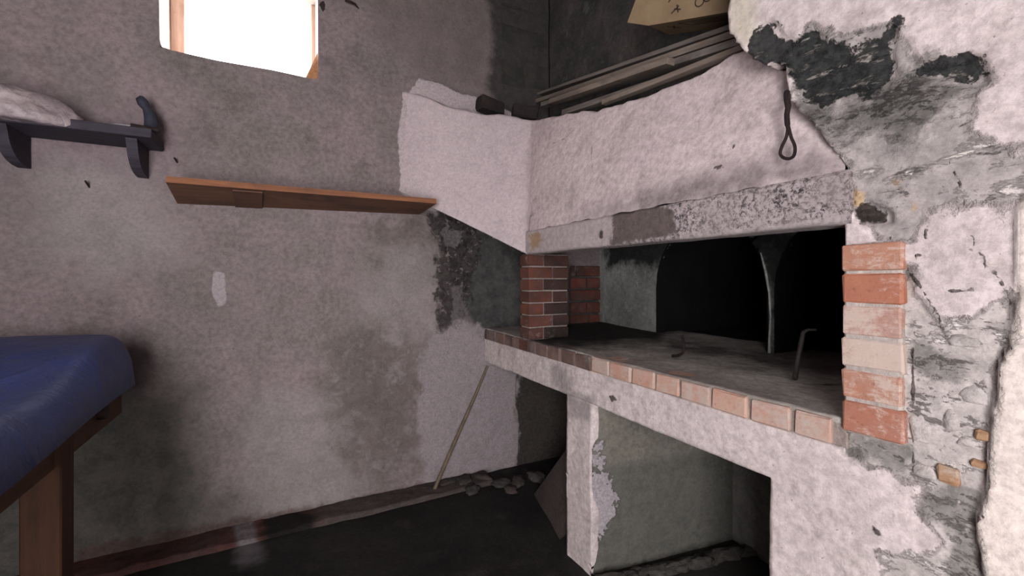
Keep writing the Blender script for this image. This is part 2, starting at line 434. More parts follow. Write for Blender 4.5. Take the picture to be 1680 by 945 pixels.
# chimney breast above the oven
m_breast = plaster('smoked_wall_plaster', (62, 64, 62), (88, 82, 80), (112, 108, 106), specks=(120, 116, 114), bump=(.012, .004), big=3.5)
br = grid_wall('wall_chimney', lambda a, z: np.stack([np.full_like(a, 1.72), a, z], 1), (-1, 0, 0), (-1.2, 2.7), (1.85, 3.6), .03, m_breast, disp=.004, skirt=.6)
tag(br, kind='structure')

m_plain = plaster('room_plaster', (134, 122, 124), (118, 108, 110), (150, 138, 140))
m_floor = MB('trodden_dark_floor', .75)
c = mottled(m_floor, (34, 32, 32), (46, 43, 42), (60, 56, 54), 2.5, 8, .6)
for at, col, op, amp, soft in (('pale_patch', (120, 114, 116), .75, .03, .05), ('slab_light', (62, 60, 58), .6, .03, .08)):
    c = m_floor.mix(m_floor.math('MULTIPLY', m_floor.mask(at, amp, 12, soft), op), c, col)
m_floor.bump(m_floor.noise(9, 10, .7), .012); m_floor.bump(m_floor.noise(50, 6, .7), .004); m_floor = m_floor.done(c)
LF = [('pale_patch', [[(380, 845), (412, 845), (430, 918), (395, 925)]], True), ('slab_light', [[(960, 950), (1130, 905), (1260, 890), (1290, 960), (960, 1100)]], True)]  # pale patch over floor and kerb
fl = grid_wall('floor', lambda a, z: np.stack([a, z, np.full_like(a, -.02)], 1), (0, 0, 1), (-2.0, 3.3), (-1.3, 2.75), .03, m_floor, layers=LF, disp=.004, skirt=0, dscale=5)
tag(fl, kind='structure')
m_kerb = plaster('red_floor_kerb', (92, 60, 56), (72, 56, 54), (54, 46, 46), [
   ('pale_patch', (130, 124, 126), (112, 106, 108), .85, .015, 14, .02, 0, 0), ('burnt', (30, 28, 28), (22, 21, 22), .95, .03, 12, .03, 0, 0),
   ('greyer', (84, 76, 74), (70, 64, 62), .85, .05, 9, .06, 0, 0)], bump=(.012, .004))
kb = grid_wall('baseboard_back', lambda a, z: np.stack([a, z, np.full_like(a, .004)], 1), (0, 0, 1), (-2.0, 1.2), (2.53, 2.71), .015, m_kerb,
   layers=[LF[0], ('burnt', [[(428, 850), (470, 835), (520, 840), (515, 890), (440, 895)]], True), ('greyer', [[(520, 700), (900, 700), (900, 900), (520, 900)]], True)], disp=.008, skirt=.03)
tag(kb, kind='structure')
tag(box('ceiling', (-2.1, -1.3, 3.6), (3.4, 3.0, 3.7), m_plain, bev=0), kind='structure')
tag(box('wall_left', (-2.1, -1.3, -.1), (-2.0, 2.75, 3.65), m_plain, bev=0), kind='structure')
# the wall behind the camera has the open doorway that lights the room
V, Fq = frame_quads(-2.1, 3.4, -.1, 3.7, -1.25, -.25, -.03, 2.15, -1.12)
V2 = V+[(x, y-.22, z) for x, y, z in V[4:]]
Fq += [(4, 5, 9, 8), (5, 6, 10, 9), (6, 7, 11, 10), (7, 4, 8, 11)]
tag(link_mesh('wall_front', V2, Fq, m_plain), kind='structure')
tag(box('rear_light_block', (3.2, -1.3, -.1), (3.35, 3.0, 3.65), m_plain, bev=0), kind='structure')  # unseen slab added behind the ovens to keep sky light out

# ================================================================== THE OVEN
oven = empty('masonry_oven', (1.5, 1.6, 0))
tag(oven, 'whitewashed masonry bread oven with sloping hood, brick edged counter and open bays below', 'oven')
BR = lambda p, o: adopt(o, p)
OV = lambda o: (adopt(o, oven), o)[1]

LC = [
 ('grey_zone', [[(1286, 96), (1330, 48), (1470, 44), (1520, 100), (1600, 100), (1625, 130), (1600, 150), (1590, 215), (1640, 250), (1700, 255), (1700, 330), (1640, 350), (1575, 335), (1520, 350), (1500, 395), (1445, 392), (1398, 345), (1392, 270), (1352, 225), (1320, 190), (1296, 150)]], True),
 ('black_zone', [[(1226, 92), (1234, 62), (1244, 38), (1274, 38), (1284, 60), (1308, 66), (1318, 52), (1340, 50), (1398, 84), (1440, 62), (1469, 40), (1464, 95), (1472, 120), (1440, 150), (1400, 158), (1352, 168), (1304, 155), (1292, 100), (1258, 108)],
      [(1506, 100), (1556, 94), (1612, 96), (1628, 122), (1600, 140), (1560, 128), (1512, 124)]], True),
 ('murk_zone', [[(1352, 140), (1440, 118), (1560, 125), (1585, 150), (1550, 190), (1510, 222), (1420, 225), (1345, 210), (1318, 175), (1370, 178), (1420, 165)]], True),
 ('hole', [[(1402, 345), (1420, 334), (1440, 342), (1458, 346), (1456, 362), (1412, 364)]], True),
 ('mortar', [[(1386, 700), (1386, 410), (1440, 405), (1480, 420), (1512, 436), (1502, 468), (1530, 525), (1548, 545), (1580, 528), (1640, 500), (1666, 480), (1660, 560), (1640, 600), (1640, 640), (1625, 700), (1622, 800), (1600, 860), (1618, 960), (1450, 960), (1448, 912), (1540, 908), (1556, 885), (1520, 852), (1500, 818), (1522, 802), (1380, 742)]], True),
 ('dark_mortar', [[(1522, 805), (1560, 790), (1622, 796), (1602, 860), (1618, 960), (1560, 960), (1560, 885), (1512, 835)], [(1500, 560), (1560, 590), (1600, 585), (1570, 620), (1530, 640), (1495, 600)], [(1380, 706), (1500, 735), (1490, 775), (1385, 745)]], True),
 ('coat', [[(1690, 300), (1672, 340), (1666, 480), (1660, 560), (1640, 600), (1640, 640), (1625, 700), (1622, 800), (1600, 860), (1618, 960), (2600, 1500), (2600, 300)]], True),
 ('ochre', [[(1462, 292), (1482, 296), (1476, 308), (1462, 302)], [(1494, 330), (1504, 336), (1500, 350)], [(1395, 310), (1418, 318), (1416, 335), (1398, 340)]], True),
 ('crack', [[(1594, 385), (1601, 408), (1612, 420), (1618, 440), (1634, 448), (1650, 476), (1658, 498), (1652, 505)], [(1524, 362), (1518, 385), (1522, 397)], [(1665, 562), (1650, 590), (1641, 618)], [(1556, 262), (1575, 300), (1582, 335)], [(1600, 860), (1606, 850), (1620, 845)], [(1512, 420), (1506, 418), (1500, 425)], [(1555, 478), (1600, 474)], [(1460, 388), (1480, 430), (1510, 470), (1540, 520), (1548, 545)], [(1496, 560), (1498, 640), (1500, 760)]], False),
 ('peel_dots', [[(1000, 650), (1008, 648), (1012, 656), (1004, 660)], [(1312, 708), (1316, 706), (1318, 712)], [(1326, 712), (1330, 714), (1327, 724)], [(1297, 818), (1302, 822), (1298, 828)], [(1430, 862), (1440, 868), (1448, 880), (1436, 874)]], True),
 ('post_grime', [[(898, 596), (930, 600), (938, 640), (925, 650), (908, 630)], [(928, 640), (975, 655), (968, 690), (935, 685)]], True),
 ('cream', [[(1196, -20), (1240, -20), (1238, 60), (1228, 84), (1196, 50)]], True),
]
m_front = plaster('oven_whitewash', (222, 208, 206), (208, 194, 193), (190, 177, 175), [
 ('cream', (212, 202, 180), (196, 186, 166), .6, .02, 10, .03, 0, 0),
 ('grey_zone', (140, 133, 132), (172, 163, 161), .88, .03, 11, .012, 0, -.010, ((206, 196, 192), .55, .63, 16, (1, .6, 1.6)), ((92, 86, 84), .60, .66, 20, (1, .6, 1.8))),
 ('murk_zone', (84, 82, 79), (112, 108, 105), .9, .05, 12, .03, 0, -.004, ((52, 50, 48), .52, .60, 18, (1, .7, 1.6)), ((200, 192, 188), .63, .66, 34, (1, .7, 1.5))),
 ('black_zone', (26, 28, 30), (54, 56, 55), .97, .032, 22, .004, 0, -.008, ((140, 134, 128), .54, .60, 22, (1, .55, 1.9)), ((196, 188, 182), .64, .67, 30, (1, .6, 1.7))),
 ('mortar', (168, 161, 156), (196, 186, 182), .85, .03, 13, .01, 0, -.008, ((122, 116, 111), .55, .62, 13, (1, .8, 1.7)), ((214, 204, 200), .56, .62, 18, (1, .7, 1.5))),
 ('dark_mortar', (116, 112, 107), (138, 132, 127), .85, .03, 14, .012, 0, 0, ((170, 160, 154), .58, .66, 20, (1, .8, 1.4))),
 ('coat', (230, 216, 208), (218, 204, 197), .95, .004, 20, .003, 0, .004),
 ('ochre', (196, 164, 120), (176, 142, 100), .75, .012, 30, .006, 0, 0),
 ('hole', (34, 28, 26), (66, 56, 50), .96, .016, 24, .004, .000, -.01, ((130, 116, 100), .6, .66, 30, (1, 1, 1))),
 ('crack', (50, 44, 44), (96, 86, 84), .88, .0045, 30, .0012, -.0022, -.004),
 ('peel_dots', (60, 52, 52), (90, 80, 80), .9, .006, 40, .002, 0, -.004),
 ('post_grime', (140, 130, 132), (120, 112, 114), .6, .02, 12, .02, 0, 0),
], specks=(160, 144, 141), bump=(.004, .0025), big=3, mid=10, k3=.5)

def YZ(pts, X=X_F): return [(p.y, p.z) for p in (onX(x, y, X) for x, y in pts)]
edge = YZ([(1387, 368), (1393, 320), (1391, 276), (1383, 262), (1360, 236), (1332, 198), (1312, 182), (1297, 160), (1290, 130), (1288, 104), (1272, 100), (1255, 107), (1238, 97), (1222, 84), (1206, 62), (1196, 50), (1194, 20), (1198, 0)])
col_keep = [(-1.15, -.03), (.742, -.03), (.738, .2), (.745, .5), (.742, .749), (1.2, .747), (1.55, .751), (1.73, .747), (2.1, .744), (2.27, .75), (2.4, .74), (2.7, .745), (2.7, .893), (.575, .893), (.558, .90), (.558, 1.40)]+edge+[(.87, 3.6), (-1.15, 3.6)]
relC = [(LC[0][1][0], -.007, .02, .008), (LC[1][1][0], -.012, .016, .012), (LC[1][1][1], -.01, .015, .01), (LC[3][1][0], -.02, .02, .006),
        (LC[4][1][0], -.010, .015, .012), (LC[6][1][0], .012, .008, .003)]
fpos = lambda a, z: np.stack([np.full_like(a, X_F), a, z], 1)
OV(grid_wall('plaster_facing', fpos, (-1, 0, 0), (-1.15, 2.7), (-.03, 3.6), .0075, m_front, keep=col_keep, layers=LC, relief=relC, disp=.003, skirt=.10, dscale=12))
post_keep = [(1.545, -.03), (1.732, -.03), (1.736, .3), (1.732, .752), (1.546, .752), (1.538, .66), (1.548, .5), (1.543, .25)]
OV(grid_wall('post', fpos, (-1, 0, 0), (1.53, 1.74), (-.03, .752), .01, m_front, keep=post_keep, layers=LC, disp=.003, skirt=.04, dscale=12))
# unseen masonry cores behind the faces, added to block light
m_core = plaster('rough_core', (92, 86, 82), (78, 72, 70), None)
OV(box('core', (1.25, -1.12, -.02), (1.9, .70, .88), m_core, bev=0))
OV(box('core', (1.26, -1.12, .90), (1.87, .44, 1.90), m_core, bev=0))
OV(box('core', (1.26, -1.12, 2.02), (1.34, .84, 3.59), m_core, bev=0))
# partition below the counter
LP = [('flake', [[(970, 745), (990, 752), (988, 768), (972, 765)], [(968, 775), (995, 778), (1003, 800), (1012, 812), (1005, 850), (990, 872), (975, 890), (968, 892)], [(1004, 815), (1012, 805), (1012, 828), (1004, 824)], [(975, 725), (990, 728), (985, 742), (975, 740)]], True),
      ('lower', [[(960, 770), (1060, 758), (1190, 735), (1230, 730), (1230, 1000), (960, 1000)]], True)]
m_part = plaster('cement_render', (116, 112, 104), (128, 124, 114), (138, 132, 124), [
   ('lower', (88, 88, 84), (102, 100, 95), .8, .01, 10, .03, 0, 0), ('flake', (180, 170, 174), (160, 150, 154), .95, .035, 40, .003, -.004, .003)], bump=(.006, .003))
y0 = 1.548
OV(grid_wall('partition', lambda a, z: np.stack([a, y0-(a-X_F)*.14, z], 1), (0, -1, 0), (1.212, 2.03), (-.03, .80), .015, m_part, layers=LP, disp=.003, skirt=0))
OV(box('core', (1.245, 1.56, -.02), (2.06, 1.72, .79), m_core, bev=0))
# counter slab
m_cnt = plaster('ash_grey_counter', (196, 189, 182), (176, 169, 163), (152, 146, 141), [
   ('sooty', (20, 20, 20), (32, 31, 31), .95, .03, 8, .05, 0, 0), ('pinkish', (146, 128, 120), (126, 114, 108), .6, .02, 9, .03, 0, 0)], bump=(.006, .003))
OV(grid_wall('counter_slab', lambda a, z: np.stack([z, a, np.full_like(a, .962)], 1), (0, 0, 1), (.562, 2.72), (1.212, 2.30), .02, m_cnt,
   layers=[('sooty', [[(868, 572), (900, 578), (990, 568), (1080, 558), (1100, 540), (1000, 520), (860, 530)], [(1250, 602), (1190, 584), (1100, 572), (1100, 560), (1300, 590)]], True),
           ('pinkish', [[(900, 590), (1370, 712), (1390, 690), (1200, 625), (1000, 582)]], True)], disp=.004, skirt=.10, dscale=7))
OV(box('counter_core', (1.24, .44, .80), (2.3, 2.72, .90), m_core, bev=0))
# brick edging of the counter: one header after another
m_edge = brick_mat('pale_edging_brick', (186, 152, 136), (176, 146, 134), (186, 126, 98), (180, 164, 156), .75)
m_edge_dark = brick_mat('dull_edging_brick', (124, 98, 90), (112, 94, 88), (100, 80, 74), (118, 108, 106), .7, .5)
m_mort = plaster('pale_mortar', (160, 146, 140), (144, 130, 126), (120, 108, 104))
m_mort_dark = plaster('dull_mortar', (110, 100, 96), (92, 84, 82), (70, 64, 62))
edging = OV(box('counter_edging', (1.211, .556, .892), (1.30, 2.70, .952), m_mort, bev=.003))
joints = [.440, .5805, .6806, .8025, .931, 1.054, 1.168, 1.290, 1.422]
while joints[-1] < 2.55: joints.append(joints[-1]+.123+random.uniform(-.006, .006))
joints.append(2.695)
for i in range(len(joints)-1):
    a, b = joints[i], joints[i+1]; d = random.uniform(-.002, .002)
    if i == 0: continue
    BR(edging, box('brick', (1.2015+d, a+.006, .895), (1.32, b-.005, .959+d*.6), m_edge if i < 9 else m_edge_dark, None, .005, .0022, i))
# left pillar
m_red = brick_mat('old_red_brick', (112, 66, 54), (98, 60, 52), (88, 68, 62), (130, 114, 110), .25, .5)
pillar_l = OV(box('brick_pillar', (1.215, 2.103, .955), (1.470, 2.193, 1.44), m_mort, bev=.002))
m_red2 = brick_mat('dark_red_brick', (84, 54, 46), (70, 48, 44), (60, 50, 46), (96, 86, 82), .2, .85)  # inner bricks, darker than the front ones
H = (1.439-.96)/7
for k in range(7):
    z0 = .96+k*H
    cuts = [1.205, 1.365, 1.478] if k % 2 else [1.205, 1.305, 1.478]
    for j in range(len(cuts)-1):
        BR(pillar_l, box('brick', (cuts[j]+.003, 2.094, z0+.004), (cuts[j+1]-.004, 2.202, z0+H-.004), (m_red if j == 0 else m_red2), None, .004, .0015, k*3+j+50))
for k in range(2):   # two courses keyed into the counter edge below the pillar
    BR(pillar_l, box('brick', (1.200, 2.10, .90+k*.0-.004+k*.03), (1.24, 2.20, .925+k*.03), m_red, None, .003, .001, 80+k))
# right pillar, seven headers
m_orgs = [brick_mat('smeared_brick', c, d, e, (196, 178, 168), a) for c, d, e, a in (
  ((162, 110, 94), (160, 116, 102), (166, 110, 88), .62), ((168, 118, 98), (166, 122, 106), (172, 118, 94), .85),
  ((170, 138, 124), (168, 140, 128), (172, 134, 114), 1.15), ((168, 130, 120), (166, 134, 124), (170, 126, 112), .9),
  ((170, 112, 90), (166, 108, 88), (160, 102, 84), .45), ((172, 122, 100), (170, 124, 106), (168, 116, 94), .7))]
H = (1.41-.925)/7
Zs = [onX(1385, y).z for y in (706, 652, 601, 550, 498, 447, 400)]
pillar_r = OV(box('brick_pillar', (1.2005, .448, Zs[0]), (1.40, .560, Zs[-1]-.005), plaster('bright_mortar', (202, 190, 184), (188, 176, 170), (170, 158, 152)), bev=.006))
for k in range(6):
    yr = .445+random.uniform(-.003, .004)
    BR(pillar_r, box('brick', (1.1965+random.uniform(-.002, .002), yr, Zs[k]+.0035), (1.42, .563+random.uniform(-.003, .002), Zs[k+1]-.0035), m_orgs[k], None, .004, .0016, k+20))
# loose bits of brick in the broken plaster to the right
m_tan = brick_mat('tan_brick_bit', (170, 136, 106), (166, 128, 100), (150, 112, 86), (180, 164, 150), .6)
for (x0, y0_, x1, y1_) in ((1537, 762, 1574, 800), (1590, 752, 1628, 774), (1598, 704, 1626, 728)):
    a = onX(x0, y0_); b = onX(x1, y1_)
    OV(box('brick', (1.206, b.y, b.z), (1.26, a.y, a.z), m_tan, None, .004, .002, int(x0)))
m_stone = plaster('whitewashed_stone', (206, 196, 192), (188, 180, 176), (166, 160, 156))
for i, (x, y, rx, rz) in enumerate(((1512, 705, .022, .042), (1562, 690, .018, .03), (1600, 650, .022, .022), (1520, 775, .022, .018), (1585, 725, .014, .012), (1580, 560, .026, .016))):
    p = onX(x, y, 1.222); o = lump('stone', (p.x, p.y, p.z-rz*.6), (.013, rx, rz), m_stone, None, i+3, .22, 3); OV(o)

# lintel
LL = [('white_end', [[(860, 372), (1003, 342), (1003, 362), (1008, 392), (1000, 402), (860, 420)]], True),
      ('brown', [[(1003, 345), (1060, 330), (1105, 345), (1110, 385), (1000, 402), (1006, 370)]], True),
      ('lip', [[(1100, 392), (1250, 372), (1390, 352), (1395, 372), (1100, 400)]], True),
      ('spot', [[(983, 378), (989, 376), (990, 390), (984, 393)], [(1003, 344), (1045, 338), (1040, 350), (1006, 352)]], True),
      ('tan', [[(868, 386), (888, 380), (888, 396), (872, 412)]], True)]
m_lin = MB('flaking_lintel', .9)
sp = m_lin.noise(75, 10, .8, dist=.4); c = m_lin.mix(m_lin.ramp(sp, .42, .54), (62, 56, 56), (188, 174, 176))
c = m_lin.mix(m_lin.ramp(m_lin.noise(9, 6, .6, off=3), .4, .66, 0, .6), c, (168, 154, 154))
m_lin.bump(sp, .006)
for at, ca, cb, op, amp, soft in (('white_end', (190, 176, 178), (170, 156, 156), .92, .006, .004), ('brown', (104, 90, 88), (86, 76, 74), .92, .012, .008), ('lip', (196, 184, 184), (170, 156, 156), .75, .012, .01), ('spot', (72, 60, 62), (50, 44, 44), .9, .004, .004), ('tan', (150, 118, 82), (176, 146, 104), .8, .02, .005)):
    k = m_lin.mask(at, amp, 25, soft); c = m_lin.mix(m_lin.math('MULTIPLY', k, op), c, m_lin.mix(m_lin.ramp(m_lin.noise(40, 6, .7), .35, .65), ca, cb))
m_lin = m_lin.done(c)
NB = 160; V = []; Fq = []
prof = [(1.30, 1.440), (1.207, 1.439), (1.196, 1.447), (1.193, 1.50), (1.194, 1.558), (1.201, 1.568), (1.30, 1.57)]
prof = [prof[0], prof[1], (1.200, 1.442), prof[2], (1.194, 1.462), (1.194, 1.48), prof[3], (1.193, 1.52), (1.193, 1.54), prof[4], prof[5], prof[6]]
for i in range(NB+1):
    y = .545+(2.11-.545)*i/NB
    for (x, z) in prof: V.append((x, y, z))
V = np.array(V); V[:, 0] += .004*fbm(V, 14, 4); V[:, 2] += .003*fbm(V, 9, 3, 5); V = V.tolist(); q = len(prof)
for i in range(NB):
    for j in range(q): Fq.append((i*q+j, i*q+(j+1) % q, (i+1)*q+(j+1) % q, (i+1)*q+j))
Fq += [list(range(q)), list(range(NB*q, NB*q+q))[::-1]]
lt = OV(link_mesh('lintel', V, Fq, m_lin, None, False)); px_layers(lt.data, LL)
lt['label'] = 'flaking painted lintel beam'

# hood: sloping front panel and side wing running to the far wall
Pb, Pt = onY(655, 313), onY(660, 150)
Pb.x, Pt.x = .632, .65
Qb = Vector((1.205, 2.10, 1.437))
Q2 = Vector((1.198, 2.10, 1.575))
Qt = onX(870, 198, 1.33)
topc = [(870, 198), (900, 195), (930, 189), (965, 185), (1000, 179), (1040, 166), (1075, 152), (1110, 139), (1150, 120), (1185, 100), (1220, 82), (1275, 55)]
NW, NT, NF = 60, 56, 150
rows = []
for i in range(NW):
    s = i/NW
    b = Pb.lerp(Qb, s); t = Pt.lerp(Qt, s)
    t.z += -.035*math.sin(math.pi*min(1, s*1.1))**2
    rows.append((b, t))
tp = [onX(x, y, 1.33) for x, y in topc]; ty = np.array([p.y for p in tp]); tz = np.array([p.z for p in tp])
for i in range(NF+1):
    s = i/NF; yb = 2.10+(.560-2.10)*s; yt = ty[0]+(.60-ty[0])*s
    zt = float(np.interp(-yt, -ty, tz)); bl = min(1, s/.02)
    b = Vector((1.196+.012*max(0, (.75-yb)/.18), yb, 1.437+(1.569-1.437)*bl+.0035*math.sin(yb*41)*math.sin(yb*17+1)-.002)); t = Vector((1.33, yt, zt)); rows.append((b, t))
V = []; Fq = []
for b, t in rows:
    for j in range(NT+1):
        r = j/NT; p = b.lerp(t, r); V.append(p)
    for k, (dx, dz) in enumerate(((.03, .012), (.07, .010), (.10, -.02), (.11, -.12))):   # rounded top and back
        d = Vector((dx*.8, dx*.6, dz)); V.append(t+d)
V = np.array([v[:] for v in V]); 
# soften the vertical crease
q = NT+5; G = V.reshape(len(rows), q, 3)
K = G.copy()
for it in range(14):
    K[NW-12:NW+12, 8:] = (K[NW-13:NW+11, 8:]+2*K[NW-12:NW+12, 8:]+K[NW-11:NW+13, 8:])/4
G = K; V = G.reshape(-1, 3)
dn = fbm(V, 4, 4)*.010+fbm(V, 25, 3, 3)*.001
V[:, 0] -= dn; V[:, 2] += .02*fbm(V, 9, 3, 9)*np.tile(np.clip((np.arange(q)-NT*.8)/(NT*.2), 0, 1), len(rows))
for i in range(len(rows)-1):
    for j in range(q-1):
        Fq.append((i*q+j, (i+1)*q+j, (i+1)*q+j+1, i*q+j+1))
LH = [('grime', [[(960, 345), (1060, 300), (1180, 285), (1280, 240), (1340, 235), (1388, 270), (1388, 285), (960, 370)]], True),
      ('grime2', [[(1050, 322), (1150, 292), (1250, 270), (1388, 262), (1388, 280), (1050, 350)]], True),
      ('spots', [[(1200, 240), (1208, 234), (1205, 248)], [(1170, 275), (1182, 270), (1188, 274), (1176, 278)], [(1196, 265), (1199, 263), (1199, 268)], [(1258, 213), (1262, 213), (1261, 218)], [(1340, 254), (1350, 252), (1346, 258)], [(694, 294), (696, 293), (696, 298)]], True),
      ('crackle', [[(900, 238), (925, 228), (948, 206), (940, 195)], [(970, 240), (972, 285)]], False),
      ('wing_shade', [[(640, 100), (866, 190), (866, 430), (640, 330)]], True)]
m_hood = plaster('hood_whitewash', (216, 199, 200), (206, 189, 191), (192, 175, 178), [
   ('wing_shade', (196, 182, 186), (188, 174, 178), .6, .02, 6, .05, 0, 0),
   ('grime', (170, 156, 158), (140, 128, 130), .6, .05, 9, .05, 0, 0),
   ('grime2', (104, 92, 94), (140, 128, 130), .7, .03, 12, .03, 0, 0),
   ('spots', (60, 48, 50), (80, 66, 66), .9, .003, 40, .002, 0, -.003),
   ('crackle', (140, 124, 128), (150, 134, 136), .6, .003, 40, .0015, -.002, -.002)], specks=(180, 162, 164), bump=(.003, .002), big=3, mid=12, k3=.45)
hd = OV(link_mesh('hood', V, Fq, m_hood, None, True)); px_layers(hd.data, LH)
# sooty lining of the hood, so that it has thickness seen from inside or above
Vi = G[:, :NT+1].copy(); Vi[:, :, 0] += .06; Vi[:, :, 1] += .02; Vi = Vi.reshape(-1, 3)
q2 = NT+1
Fi = [(i*q2+j, i*q2+j+1, (i+1)*q2+j+1, (i+1)*q2+j) for i in range(0, len(rows)-1) for j in range(q2-1)]
OV(link_mesh('hood_lining', Vi, Fi, m_soot, None, True))
# ledge between wing and walls where things lie
lz = 2.30
led = [Vector((.75, 2.70, 2.36)), Vector((.80, 2.66, 2.36)), Vector((1.36, 2.32, 2.13)), Vector((1.72, 2.1, 2.13)), Vector((1.72, 2.7, 2.36))]
OV(link_mesh('ledge', led+[v-Vector((0, 0, .05)) for v in led], [(0, 1, 2, 3, 4), (9, 8, 7, 6, 5)]+[(i, 5+i, 5+(i+1) % 5, (i+1) % 5) for i in range(5)], m_soot))

# ================================================================== THINGS
m_iron = simple('rusty_dark_iron', (38, 30, 30), (60, 46, 42), .7, 20, .001, .3)
m_char = simple('blackened_cord', (26, 20, 22), (44, 32, 32), .8, 30, .002)
# hanging loop
P = lambda x, y, X=1.185: onX(x, y, X)
t = empty('wire_loop', P(1292, 158)); tag(t, 'twisted black wire with an eye at its end hanging on the hood', 'wire hook')
adopt(tube('shank', spline([P(1291, 150, 1.20), P(1291, 162), P(1293, 175), P(1291, 188), P(1292, 205), P(1294, 215)]), [.0035]+[.0075]*12+[.0065]*12+[.005]*6, m_char), t)
adopt(tube('loop', spline([P(1293, 205), P(1298, 225), P(1304, 240), P(1303, 254), P(1296, 260), P(1286, 259), P(1280, 252), P(1283, 240), P(1290, 225), P(1293, 208)]), .0042, m_char), t)
adopt(tube('shank', spline([P(1295, 155), P(1294, 170), P(1290, 182), P(1293, 200)]), .004, m_char), t)

# wooden plank shelf on far wall
m_plank = wood('brown_plank_wood', (142, 94, 66), (118, 78, 58), (84, 58, 48), 0)
m_plank_dark = wood('stained_plank_wood', (100, 70, 56), (88, 62, 50), (70, 50, 42), 0)
sh = empty('plank_shelf', (.1, 2.6, 1.68)); tag(sh, 'long orange brown wooden plank fixed to the far wall beside the hood', 'shelf')
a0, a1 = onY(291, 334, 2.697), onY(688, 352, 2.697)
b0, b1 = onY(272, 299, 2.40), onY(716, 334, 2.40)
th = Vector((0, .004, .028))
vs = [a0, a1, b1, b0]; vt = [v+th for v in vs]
adopt(link_mesh('board', vs+vt, [(3, 2, 1, 0), (4, 5, 6, 7), (0, 1, 5, 4), (1, 2, 6, 5), (2, 3, 7, 6), (3, 0, 4, 7)], m_plank), sh); pb = sh.children[0].data; pb.materials.append(wood('shaded_plank_underside', (112, 80, 62), (96, 68, 54), (72, 52, 44), 0)); pb.polygons[0].material_index = 1  # underside face gets darker wood: its shade is put into the colour
u = (a1-a0); du = Vector((0, 0, -.006))
def stain_strip(s0, s1):  # thin raised strip standing in for a dark stain under the plank
    A0, A1 = a0.lerp(a1, s0), a0.lerp(a1, s1); B0, B1 = b0.lerp(b1, s0+.0), b0.lerp(b1, s1)
    B0 = A0.lerp(B0, .9); B1 = A1.lerp(B1, .9); vv = [A0, A1, B1, B0]; ww = [v-Vector((0, 0, .006)) for v in vv]
    adopt(link_mesh('stain_strip', vv+ww, [(0, 1, 2, 3), (7, 6, 5, 4), (4, 5, 1, 0), (5, 6, 2, 1), (6, 7, 3, 2), (7, 4, 0, 3)], m_plank_dark), sh)
stain_strip(.20, .30); 

# dark shelf top left
m_dk = wood('dark_painted_wood', (52, 48, 56), (66, 60, 70), (44, 40, 44), 0)
ds = empty('wall_shelf', (-.8, 2.6, 1.9)); tag(ds, 'dark painted shelf board on two curved brackets at the upper left', 'shelf')
adopt(box('board', (-1.30, 2.465, 1.930), (-.522, 2.695, 1.972), m_dk, bev=.004, wob=.002), ds)
def bracket(x):
    prof = [(2.695, 1.93), (2.50, 1.93)]
    for k in range(1, 8): a = math.pi/2*k/8; prof.append((2.695-.185*math.cos(a)**.8, 1.93-.14*math.sin(a)))
    prof.append((2.695, 1.79)); n = len(prof); V = [(x-.02, y, z) for y, z in prof]+[(x+.02, y, z) for y, z in prof]
    F_ = [list(range(n))[::-1], list(range(n, 2*n))]+[(i, (i+1) % n, n+(i+1) % n, n+i) for i in range(n)]
    adopt(link_mesh('bracket', V, F_, m_dk), ds)
bracket(-.60); bracket(-1.01)
# items on that shelf
m_bag = MB('clear_plastic', .25); m_bag.b.inputs['Transmission Weight'].default_value = .25; m_bag.b.inputs['Specular IOR Level'].default_value = .6
m_bag.bump(m_bag.noise(22, 6, .6, dist=1.5), .012); m_bag = m_bag.done(m_bag.mix(m_bag.ramp(m_bag.noise(9, 5, .6), .4, .6), (196, 180, 182), (150, 136, 140)))
bg_ = lump('plastic_bag', (-1.03, 2.50, 1.935), (.22, .12, .10), m_bag, None, 4, .22, 4, 0, 1.4); tag(bg_, 'crumpled pale plastic bag lying on the dark shelf', 'bag')
m_nvy = simple('dark_blue_grey', (58, 60, 72), (44, 44, 54), .6, 10, .002)
b0_ = onY(246, 213, 2.58); b0_.z = 1.972
bt = tube('bottle', [b0_, onY(249, 200, 2.59), onY(246, 188, 2.59), onY(240, 178, 2.59), onY(235, 170, 2.59), onY(232, 163, 2.59), onY(233, 158, 2.59)], [.026, .028, .024, .015, .022, .021, .008], m_nvy, None, 16)
tag(bt, 'small dark blue grey bottle with a round head tilting on the dark shelf', 'bottle')
m_pap = simple('grey_white_paper', (168, 164, 168), (140, 138, 144), .8, 14, .003)
pp = lump('paper', (-.625, 2.54, 1.972), (.075, .045, .012), m_pap, None, 8, .3, 3); tag(pp, 'flat scrap of whitish paper at the right end of the dark shelf', 'paper')
tg = tube('rod', [(-.60, 2.50, 1.985), (-.535, 2.50, 1.980), (-.50, 2.50, 1.978)], [.010, .011, .008], m_iron); tag(tg, 'short dark rod end poking past the dark shelf edge', 'rod')

